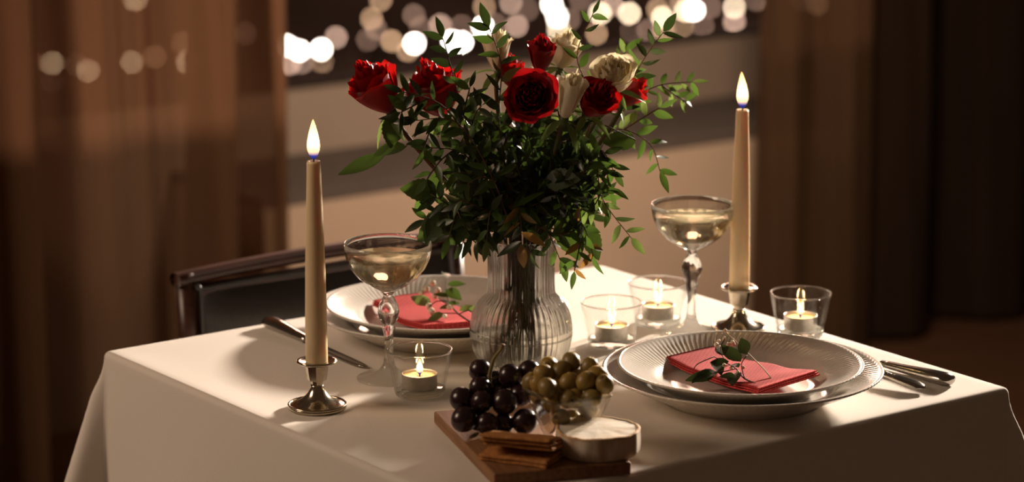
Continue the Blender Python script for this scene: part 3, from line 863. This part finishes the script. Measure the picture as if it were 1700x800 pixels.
# ---------------------------------------------------------------- napkins with sprigs
def napkin(label, quad, lift, zoff):
    """quad: four table points (left, front, right, back)"""
    c = sum(quad, Vector()) / 4
    ex = ((quad[1] - quad[0]) + (quad[2] - quad[3])) / 2; ey = ((quad[3] - quad[0]) + (quad[2] - quad[1])) / 2
    lx, ly = ex.length, ey.length
    o = thing('napkin', label, 'napkin', c, math.atan2(ex.y, ex.x))
    z0 = 0.0
    for k in range(3):
        th = .0021; sh = .0012 * k

        def f(a, b, k=k, sh=sh):
            x = (a - .5) * lx - sh * .6; bb = 2 * PI * b
            cyc = math.cos(bb); s_ = math.sin(bb)
            y = cyc * (ly / 2 - sh) * (1 if True else 1); y = math.copysign(abs(cyc) ** .12, cyc) * (ly / 2 - sh)
            w_ = lift(a, (y / ly) + .5)
            return Vector((x, y, w_ + (k + .5) * th + s_ * abs(s_) ** -.2 * th * .48 if abs(s_) > 1e-6 else w_ + (k + .5) * th))
        vf = grid(f, 22, 20)
        # close both ends
        V, Fc = vf; n = 23
        Fc = Fc + [tuple(j * n for j in range(20, -1, -1)), tuple(j * n + 22 for j in range(21))]
        build('fold', (V, Fc), MAT['napkin'], o)
    return o


ZN = .0165
qF = [tp(1106, 607, ZN + .004), tp(1262, 664, ZN), tp(1357, 640, ZN + .004), tp(1203, 585, ZN + .002)]
for q in qF: q.z = T + ZN
liftF = lambda a, b: .0025 + .014 * smoothstep(.62, 1.0, a) * (.25 + .75 * b) + .003 * (1 - smoothstep(0, .25, a)) + .0028 * math.sin(9 * a + 2.5 * b) * b
napkin('sharp coral red paper napkin folded on the front plate', qF, liftF, 0)
qB = [tp(614, 512, ZN + .004), tp(700, 553, ZN), tp(808, 540, ZN + .002), tp(722, 497, ZN + .004)]
for q in qB: q.z = T + ZN
napkin('blurred coral red napkin on the plate before the black chair', qB, lambda a, b: .0025 + .004 * (1 - smoothstep(0, .3, a)) + .002 * math.sin(8 * a + 3 * b), 0)


def napkin_sprig(label, z, stemp, branches, leaves, buds, mats, llen, seed):
    rnd = random.Random(seed)
    W = [tp(x, y, z + h) for x, y, h in stemp]
    base = W[0].copy()
    o = thing('garnish_sprig', label, 'sprig', base)
    main = [p - base for p in catmull(W, 6)]
    parts = [tube(main, [.0011 - .0006 * i / (len(main) - 1) for i in range(len(main))], 6)]
    for br in branches:
        q = [tp(x, y, z + h) - base for x, y, h in br]; parts.append(tube(catmull(q, 5), .0006, 5))
    build('twig', join(*parts), MAT['stemdark'], o)
    for (x, y, h, x2, y2, h2) in leaves:
        p = tp(x, y, z + h); q = tp(x2, y2, z + h2); d = q - p
        place(rnd.choice(LEAF[rnd.choice(mats)]), o, p - base, d, Vector((rnd.uniform(-.5, .5), -.7, .8)), max(d.length, llen * .7) * 1.2, wide=1.15)
    for (x, y, h, r) in buds:
        b = build('flower_bud', lathe([(0, -r), (r * .7, -r * .6), (r, 0), (r * .8, r * .5), (r * .35, r * .9), (0, r * .8)], 8), MAT['bud'], o)
        b.location = tp(x, y, z + h) - base
        b.rotation_euler = (rnd.uniform(-1, 1), rnd.uniform(-1, 1), 0)
    return o


ZS = ZN + .010
napkin_sprig('dark leafy twig with white buds on the front napkin', ZS,
    [(1289, 633, .001), (1262, 638, .002), (1236, 628, .003), (1222, 612, .005), (1205, 602, .006), (1185, 592, .008)],
    [[(1236, 628, .003), (1231, 605, .014), (1240, 590, .020)], [(1205, 602, .006), (1196, 580, .014), (1204, 560, .03)], [(1222, 612, .005), (1195, 618, .004), (1175, 620, .004)], [(1185, 592, .008), (1160, 603, .006), (1152, 612, .003)]],
    [(1230, 600, .014, 1205, 582, .018), (1226, 610, .012, 1203, 598, .012), (1240, 588, .022, 1234, 570, .026), (1205, 590, .012, 1190, 575, .016), (1220, 628, .004, 1195, 618, .006), (1186, 622, .004, 1147, 628, .003), (1190, 617, .005, 1160, 621, .008),
     (1210, 600, .008, 1185, 600, .010), (1200, 588, .014, 1196, 572, .018), (1222, 618, .004, 1216, 632, .004), (1185, 600, .008, 1196, 615, .006)],
    [(1189, 572, .022, .0028), (1209, 572, .022, .0026), (1216, 569, .024, .0028), (1202, 581, .018, .0022), (1218, 572, .022, .0022), (1225, 618, .006, .0022), (1234, 610, .006, .0020), (1202, 560, .03, .0016), (1202, 606, .009, .0022), (1214, 611, .008, .0022), (1193, 566, .022, .0022)],
    ['leafdark'], .018, 5)
st = thing('dry_stalk', 'thin dry stalk lying across the front napkin', 'stalk', tp(1292, 643, ZS))
q0 = tp(1292, 643, ZS)
build('stalk', tube([Vector(), tp(1268, 612, ZS + .010) - q0, tp(1230, 575, ZS + .024) - q0, tp(1204, 549, ZS + .034) - q0], [.0007, .0007, .0006, .0004], 6), MAT['drystalk'], st)
b = build('flower_bud', lathe([(0, -.002), (.0018, -.001), (.0022, .001), (0, .003)], 8), MAT['bud'], st); b.location = tp(1204, 549, ZS + .034) - q0
napkin_sprig('bright green twig with blurred white buds on the far napkin', ZS,
    [(782, 535, .001), (760, 520, .006), (745, 500, .012), (740, 478, .020), (742, 458, .028)],
    [[(760, 520, .006), (735, 520, .006), (715, 522, .006)], [(745, 500, .012), (725, 500, .014), (712, 510, .010)], [(760, 522, .006), (775, 516, .008), (795, 512, .010)]],
    [(742, 462, .028, 739, 446, .034), (743, 472, .024, 768, 470, .026), (741, 480, .020, 760, 492, .018), (744, 492, .016, 725, 486, .020), (762, 516, .008, 784, 506, .014), (776, 516, .008, 797, 510, .012), (752, 508, .010, 735, 510, .010), (745, 502, .012, 760, 505, .012), (735, 520, .006, 716, 528, .004), (715, 505, .010, 690, 497, .010)],
    [(708, 480, .018, .004), (718, 470, .020, .004), (727, 482, .018, .0038), (712, 508, .010, .004), (716, 516, .008, .004), (746, 510, .010, .0035), (700, 487, .014, .0035), (722, 492, .014, .0035), (738, 525, .006, .003)],
    ['leafmid', 'leafpale'], .02, 8)


# ---------------------------------------------------------------- cutlery
def cutlery(name, label, tipp, endp, kind):
    """a piece lying on the cloth from its tip to the end of its handle"""
    d = endp - tipp; L = d.length
    o = thing(name, label, 'cutlery', tipp + Vector((0, 0, .0006)), math.atan2(d.y, d.x))
    hl = .098 if kind == 'knife' else .085
    x0 = L - hl
    if kind == 'knife':
        build('handle', tube([(x0, 0, .0045), (x0 + .01, 0, .0045), (x0 + .03, 0, .0046), (L - .03, 0, .0052), (L - .01, 0, .0055), (L - .002, 0, .0055), (L, 0, .0055)], [.0050, .0064, .0074, .0104, .0112, .0092, .004], 16, flat=(1.0, .62), up=(0, 0, 1)), MAT['steel'], o)
        n = 14; V = []
        for i in range(n + 1):
            t = i / n; x = x0 * t + .004 * t; top = .0095 * math.sqrt(max(0, 1 - (1 - min(1, t * 3.2)) ** 2)); 
            V += [(x, -.0035 - top * .25, .0022), (x, top * .75, .0022), (x, top * .3, .0034), (x, -.0035 - top * .25, .0034)]
        Fc = []
        for i in range(n):
            for k in range(4): Fc.append((i * 4 + k, i * 4 + (k + 1) % 4, (i + 1) * 4 + (k + 1) % 4, (i + 1) * 4 + k))
        Fc += [(3, 2, 1, 0), tuple(n * 4 + k for k in range(4))]
        build('blade', (V, Fc), MAT['steel'], o)
    else:
        xs = [x0 - .02, x0, x0 + .02, x0 + .045, x0 + .07, L - .006, L]
        build('handle', tube([(x, 0, z) for x, z in zip(xs, [.006, .0075, .0085, .0075, .006, .0045, .0042])], [.0032, .0032, .0042, .0078, .0096, .0076, .002], 14, flat=(1, .35), up=(0, 0, 1)), MAT['steel'], o)
        rnd = random.Random(3)
        for k in range(13):
            t = k / 12; x = x0 + .03 + t * (L - x0 - .038); wv = .004 * math.sin(PI * (.15 + .8 * t)) + .001
            z = .0105 - .0045 * t
            for sg in (-1, 0, 1):
                build('relief', lathe([(0, -.001), (.0016, 0), (.0012, .0008), (0, .0011)], 8), MAT['steel'], o, (x, sg * wv * .8, z - .0012 * abs(sg)))
        build('neck', tube([(.05, 0, .0035), (.062, 0, .003), (x0 - .019, 0, .006)], [.009, .0045, .0026], 10, flat=(1, .3), up=(0, 0, 1)), MAT['steel'], o)
        for k in range(4): build('tine', tube([(.052, (k - 1.5) * .0052, .0035), (.02, (k - 1.5) * .0055, .0022), (0, (k - 1.5) * .0055, .0042)], [.0018, .0014, .0006], 6), MAT['steel'], o)
    return o


kn = (tp(1578, 640) - tp(1450, 606)).normalized()
cutlery('table_knife', 'steel knife with smooth handle right of the front plate', tp(1579, 641) - kn * .215, tp(1579, 641), 'knife')
cutlery('table_fork', 'steel fork with ornate relief handle beside the front plate', tp(1535, 652) - kn * .195, tp(1535, 652), 'fork')
cutlery('table_knife', 'dark steel knife lying behind the nearer tall candle', tp(606, 614), tp(445, 541), 'knife')

# ---------------------------------------------------------------- serving board
b0, b1, b2 = tp(734, 682, .012), tp(820, 788, .012), tp(1048, 768, .012)
bx = (b2 - b1); by = (b0 - b1); BW = bx.length; BL = by.length
bx.normalize(); by = (by - bx * by.dot(bx)).normalized()
BT = .0125
bd = thing('serving_board', 'small oak serving board at the front of the table', 'board', Vector((b1.x, b1.y, T)), math.atan2(bx.y, bx.x))
build('board', boxm((0, 0, 0), (BW, BL, BT), .0016, 2), MAT['board'], bd, smooth=False)

# cheese
cc = tp(991, 749, BT); RC = .0405; HCZ = .0235
chz = thing('cheese_wheel', 'small round white rind cheese on the serving board', 'cheese', cc)
rc = random.Random(4); phs = [rc.uniform(0, 6) for _ in range(6)]
wob = lambda a: .0006 * math.sin(3 * a + phs[0]) + .0002 * math.sin(7 * a + phs[1]) + .0003 * math.sin(17 * a + phs[2])
cw = lambda a, r, z, i: (r + wob(a), z + (.0005 * math.sin(4 * a + phs[3]) + .0003 * math.sin(11 * a + phs[4])) * (z / HCZ) ** 2 * min(1, r / RC) ** 2, a)
build('side_rind', lathe([(0, 0), (RC - .002, 0), (RC, .0025), (RC + .0006, .010), (RC + .0002, .018), (RC, HCZ - .001)], 90, cw), MAT['rind'], chz)
build('rind_edge', lathe([(RC, HCZ - .0022), (RC + .0004, HCZ - .0004), (RC - .0010, HCZ + .0005), (RC - .0026, HCZ + .0005), (RC - .0036, HCZ - .0006)], 90, cw), MAT['rindedge'], chz)
build('top_rind', lathe([(RC - .0030, HCZ - .0001), (RC - .007, HCZ - .0003), (RC * .6, HCZ + .0001), (RC * .3, HCZ + .0006), (0, HCZ + .0008)], 90, cw), MAT['rindtop'], chz)

# crispbread
names = ['lowest', 'second', 'third', 'fourth', 'topmost']
CR = [((866, 758), -25, 0), ((866, 751), -23, 2), ((872, 737), -19, -9), ((866, 731), -18, -11), ((864, 725), -17, -12)]
for i, (pp, rz, tilt) in enumerate(CR):
    z = BT + .0004 + i * .0044
    z += .004 if tilt < 0 else 0; p = tp(pp[0], pp[1], z + .0015); p.z = T + z
    o = thing('crispbread', f'brown crispbread slice, {names[i]} of the stack on the board', 'cracker', p, math.radians(rz))
    o.rotation_euler.x = math.radians(tilt); rnd = random.Random(40 + i); hx, hy = .035, .0225

    def side(t):
        k = 4 * t; q = int(k) % 4; f_ = k - int(k)
        cs = [(-hx, -hy), (hx, -hy), (hx, hy), (-hx, hy)]
        a, b = cs[q], cs[(q + 1) % 4]; return Vector((a[0] + (b[0] - a[0]) * f_, a[1] + (b[1] - a[1]) * f_))
    V = []; n = 48
    for lay, (sh, zz) in enumerate([(.96, 0), (1, .0008), (1, .0024), (.96, .0032)]):
        for k in range(n):
            q = side(k / n) * (sh + .012 * math.sin(k * 1.7 + i)); V.append((q.x, q.y, zz + .0003 * math.sin(k * .9 + i * 2)))
    Fc = [(l * n + k, l * n + (k + 1) % n, (l + 1) * n + (k + 1) % n, (l + 1) * n + k) for l in range(3) for k in range(n)]
    Fc += [tuple(range(n - 1, -1, -1)), tuple(3 * n + k for k in range(n))]
    build('slice', (V, Fc), MAT['cracker'], o, smooth=False)

# glass bowl of olives
rL, rF, rR = tp(861, 643, .060), tp(912, 671, .060), tp(1023, 657, .060)
ex = (rR - rF).normalized(); SB = ((rR - rF).length + (rL - rF).length) / 2
bc = (rL + rR) / 2; bc.z = T + BT
BH = .0475
bowl = thing('olive_bowl', 'small square flared glass bowl heaped with olives', 'bowl', bc, math.atan2(ex.y, ex.x))


def sq_ring(h, z, n=14, rnd_=.12):
    out = []
    for k in range(4 * n):
        a = 2 * PI * (k + .5) / (4 * n); c, s = math.cos(a), math.sin(a)
        m = (abs(c) ** 24 + abs(s) ** 24) ** (-1 / 24)
        out.append((h * c * m, h * s * m, z))
    return out


rt = SB / 2; rb_ = rt * .50
rings = [sq_ring(rb_ * .4, .0012), sq_ring(rb_, .0), sq_ring(rb_ + .001, .003), sq_ring(rt * .97, BH - .002), sq_ring(rt, BH), sq_ring(rt - .0020, BH), sq_ring(rt * .97 - .0024, BH - .002), sq_ring(rb_ - .001, .0062), sq_ring(rb_ * .4, .0060)]
nR = len(rings[0]); V = [v for r in rings for v in r]
Fc = [(i * nR + k, i * nR + (k + 1) % nR, (i + 1) * nR + (k + 1) % nR, (i + 1) * nR + k) for i in range(len(rings) - 1) for k in range(nR)]
Fc += [tuple(range(nR - 1, -1, -1)), tuple((len(rings) - 1) * nR + k for k in range(nR))]
build('glass', (V, Fc), MAT['bowlglass'], bowl)
rimpts = sq_ring(rt - .001, BH); rimpts.append(rimpts[0])
build('rim', tube(rimpts, .0014, 8, cap=False), MAT['cupbase'], bowl)

ol_me = {}
for nm in ('olive', 'olivedark'):
    rr = .0095
    ol_me[nm] = mk('olive', *lathe([(0, -rr * 1.12), (rr * .45, -rr * .98), (rr * .82, -rr * .60), (rr, 0), (rr * .84, rr * .60), (rr * .5, rr * 1.0), (rr * .22, rr * 1.12), (rr * .16, rr * 1.06), (0, rr * .95)], 18)); ol_me[nm].materials.append(MAT[nm])
pit_me = mk('pit_hole', *lathe([(0, .0108), (.0014, .0106), (.0017, .0101), (0, .0098)], 8)); pit_me.materials.append(MAT['pit'])
# top layer read from the photograph, set on a heap that rises toward the back of the bowl
TOPOL = [(876, 632), (895, 628), (910, 633), (923, 620), (936, 624), (933, 641), (928, 656), (892, 650), (906, 655), (962, 634), (965, 622), (971, 654), (983, 643), (1004, 640), (948, 628), (952, 650), (985, 628), (915, 645), (940, 612), (905, 640), (884, 642)]
hn = Vector((0, -math.sin(math.radians(40)), math.cos(math.radians(40))))
ro = random.Random(9)
hk = (bc + Vector((0, -.006, BH + .003))).dot(hn)
olives = [onplane(x, y, hn, hk) for x, y in TOPOL]; z0s = [p.z for p in olives]
c_, s_ = math.cos(bowl.rotation_euler.z), math.sin(bowl.rotation_euler.z)
for lz, m_, hw_ in ((.016, 2, .0092), (.033, 2, .0150)):
    for i in range(m_):
        for j in range(m_):
            lx = (i - (m_ - 1) / 2) * hw_ * 2 / max(1, m_ - 1) + ro.uniform(-.001, .001); ly = (j - (m_ - 1) / 2) * hw_ * 2 / max(1, m_ - 1) + ro.uniform(-.001, .001)
            olives.append(Vector((bc.x + c_ * lx - s_ * ly, bc.y + s_ * lx + c_ * ly, bc.z + lz + ro.uniform(-.001, .002))))
# push overlapping olives apart
for _ in range(60):
    for i in range(len(olives)):
        for j in range(i):
            d = olives[i] - olives[j]; L = d.length
            if 1e-6 < L < .0172:
                d *= (.0172 - L) / L * .5
                olives[i] += d; olives[j] -= d
    for i, p in enumerate(olives):                 # keep them inside the bowl walls
        q = p - bc; lx = c_ * q.x + s_ * q.y; ly = -s_ * q.x + c_ * q.y; z = max(q.z, .0155)
        if i < len(TOPOL): z = max(z0s[i] - bc.z - .006, min(z0s[i] - bc.z + .004, z))
        lim = (rb_ + (rt - rb_) * min(1.25, z / BH)) - .0102
        lx = max(-lim, min(lim, lx)); ly = max(-lim, min(lim, ly))
        olives[i] = Vector((bc.x + c_ * lx - s_ * ly, bc.y + s_ * lx + c_ * ly, bc.z + z))
NT = len(TOPOL)
heap = sorted(range(NT), key=lambda i: olives[i].y)
rows = {'front': sorted(heap[:8], key=lambda i: olives[i].x), 'middle': sorted(heap[8:15], key=lambda i: olives[i].x), 'back': sorted(heap[15:], key=lambda i: olives[i].x)}
OLAB = {i: f'green olive heaped above the bowl rim, {ORD[k]} from the left in the {row} row' for row, ids in rows.items() for k, i in enumerate(ids)}
deep = sorted(range(NT, len(olives)), key=lambda i: olives[i].z)
for nm_, ids in (('bottom', deep[:4]), ('upper', deep[4:])):
    for k, i in enumerate(sorted(ids, key=lambda i: olives[i].x)): OLAB[i] = f'green olive inside the glass bowl, {ORD[k]} from the left in the {nm_} layer'
for i, p in enumerate(olives):
    top = i < NT; lab = OLAB[i]
    nm = 'olivedark' if ro.random() < .35 else 'olive'
    o = thing('olive', lab, 'olive', p, 0, 'olives heaped above the rim' if top else 'olives inside the bowl')
    o.rotation_euler = (ro.uniform(-1.3, 1.3), ro.uniform(-1.3, 1.3), ro.uniform(0, 6))
    link('flesh', ol_me[nm], None, o); link('pit_hole', pit_me, None, o)

# grapes
GR = [(803, 625, 1.0), (803, 641, 1.0), (847, 632, 1.08), (770, 663, 1.08), (776, 694, 1.12), (807, 675, 1.0), (812, 703, .98), (835, 674, 1.12), (863, 685, 1.12), (852, 655, 1.0), (872, 619, 1.0), (825, 634, .95), (792, 692, .95), (824, 657, .95), (838, 697, .9)]
gn = Vector((0, -math.sin(math.radians(38)), math.cos(math.radians(38))))
g0 = tp(812, 706, BT + .012)
gb = thing('grape_bunch', 'small bunch of black grapes on the serving board', 'grapes', Vector((g0.x, g0.y, T + BT)))
org = gb.location.copy()
gp = [onplane(x, y, gn, g0.dot(gn)) for x, y, s in GR]
RG = .0113
for i in (8,): gp[i].z = max(gp[i].z - .01, T + BT + .012)
for i in (11, 12, 13, 14): gp[i].y += .008
for _ in range(40):
    for i in range(len(gp)):
        for j in range(i):
            d = gp[i] - gp[j]; mn = RG * 1.0 * (GR[i][2] + GR[j][2]) * .93
            if d.length < mn and d.length > 1e-6:
                d *= (mn - d.length) / d.length * .4; gp[i] += d; gp[j] -= d
    for i in range(len(gp)): gp[i].z = max(gp[i].z, T + BT + RG * GR[i][2] * 1.0)
gme = mk('grape', *lathe([(0, -1)] + [(math.cos(a), math.sin(a) * 1.06) for a in [(-.5 + i / 14) * PI for i in range(1, 14)]] + [(0, 1.06)], 28)); gme.materials.append(MAT['grape'])
for i, p in enumerate(gp):
    r = RG * GR[i][2]; o = link('grape', gme, None, gb, p - org); o.scale = (r, r, r); o.rotation_euler = (rc.uniform(-1, 1), rc.uniform(-1, 1), 0)
stp = [onplane(x, y, Vector((0, 1, 0)), gp[1].y + .004) - org for x, y in [(830, 678), (822, 655), (813, 630), (815, 612), (821, 594), (832, 580), (835, 571)]]
parts = [tube(catmull(stp, 5), [.0020] * 18 + [.0018] * 8 + [.0017] * 3 + [.0023, .0026], 8)]
for i in (0, 1, 2, 3, 5, 7, 9, 11):
    a = min(stp[:4], key=lambda s_: (s_ - (gp[i] - org)).length); parts.append(tube([a, (a + gp[i] - org) / 2 + Vector((0, 0, .002)), gp[i] - org + (a - gp[i] + org).normalized() * RG * .85], .0009, 6))
build('stem', join(*parts), MAT['grapestem'], gb)
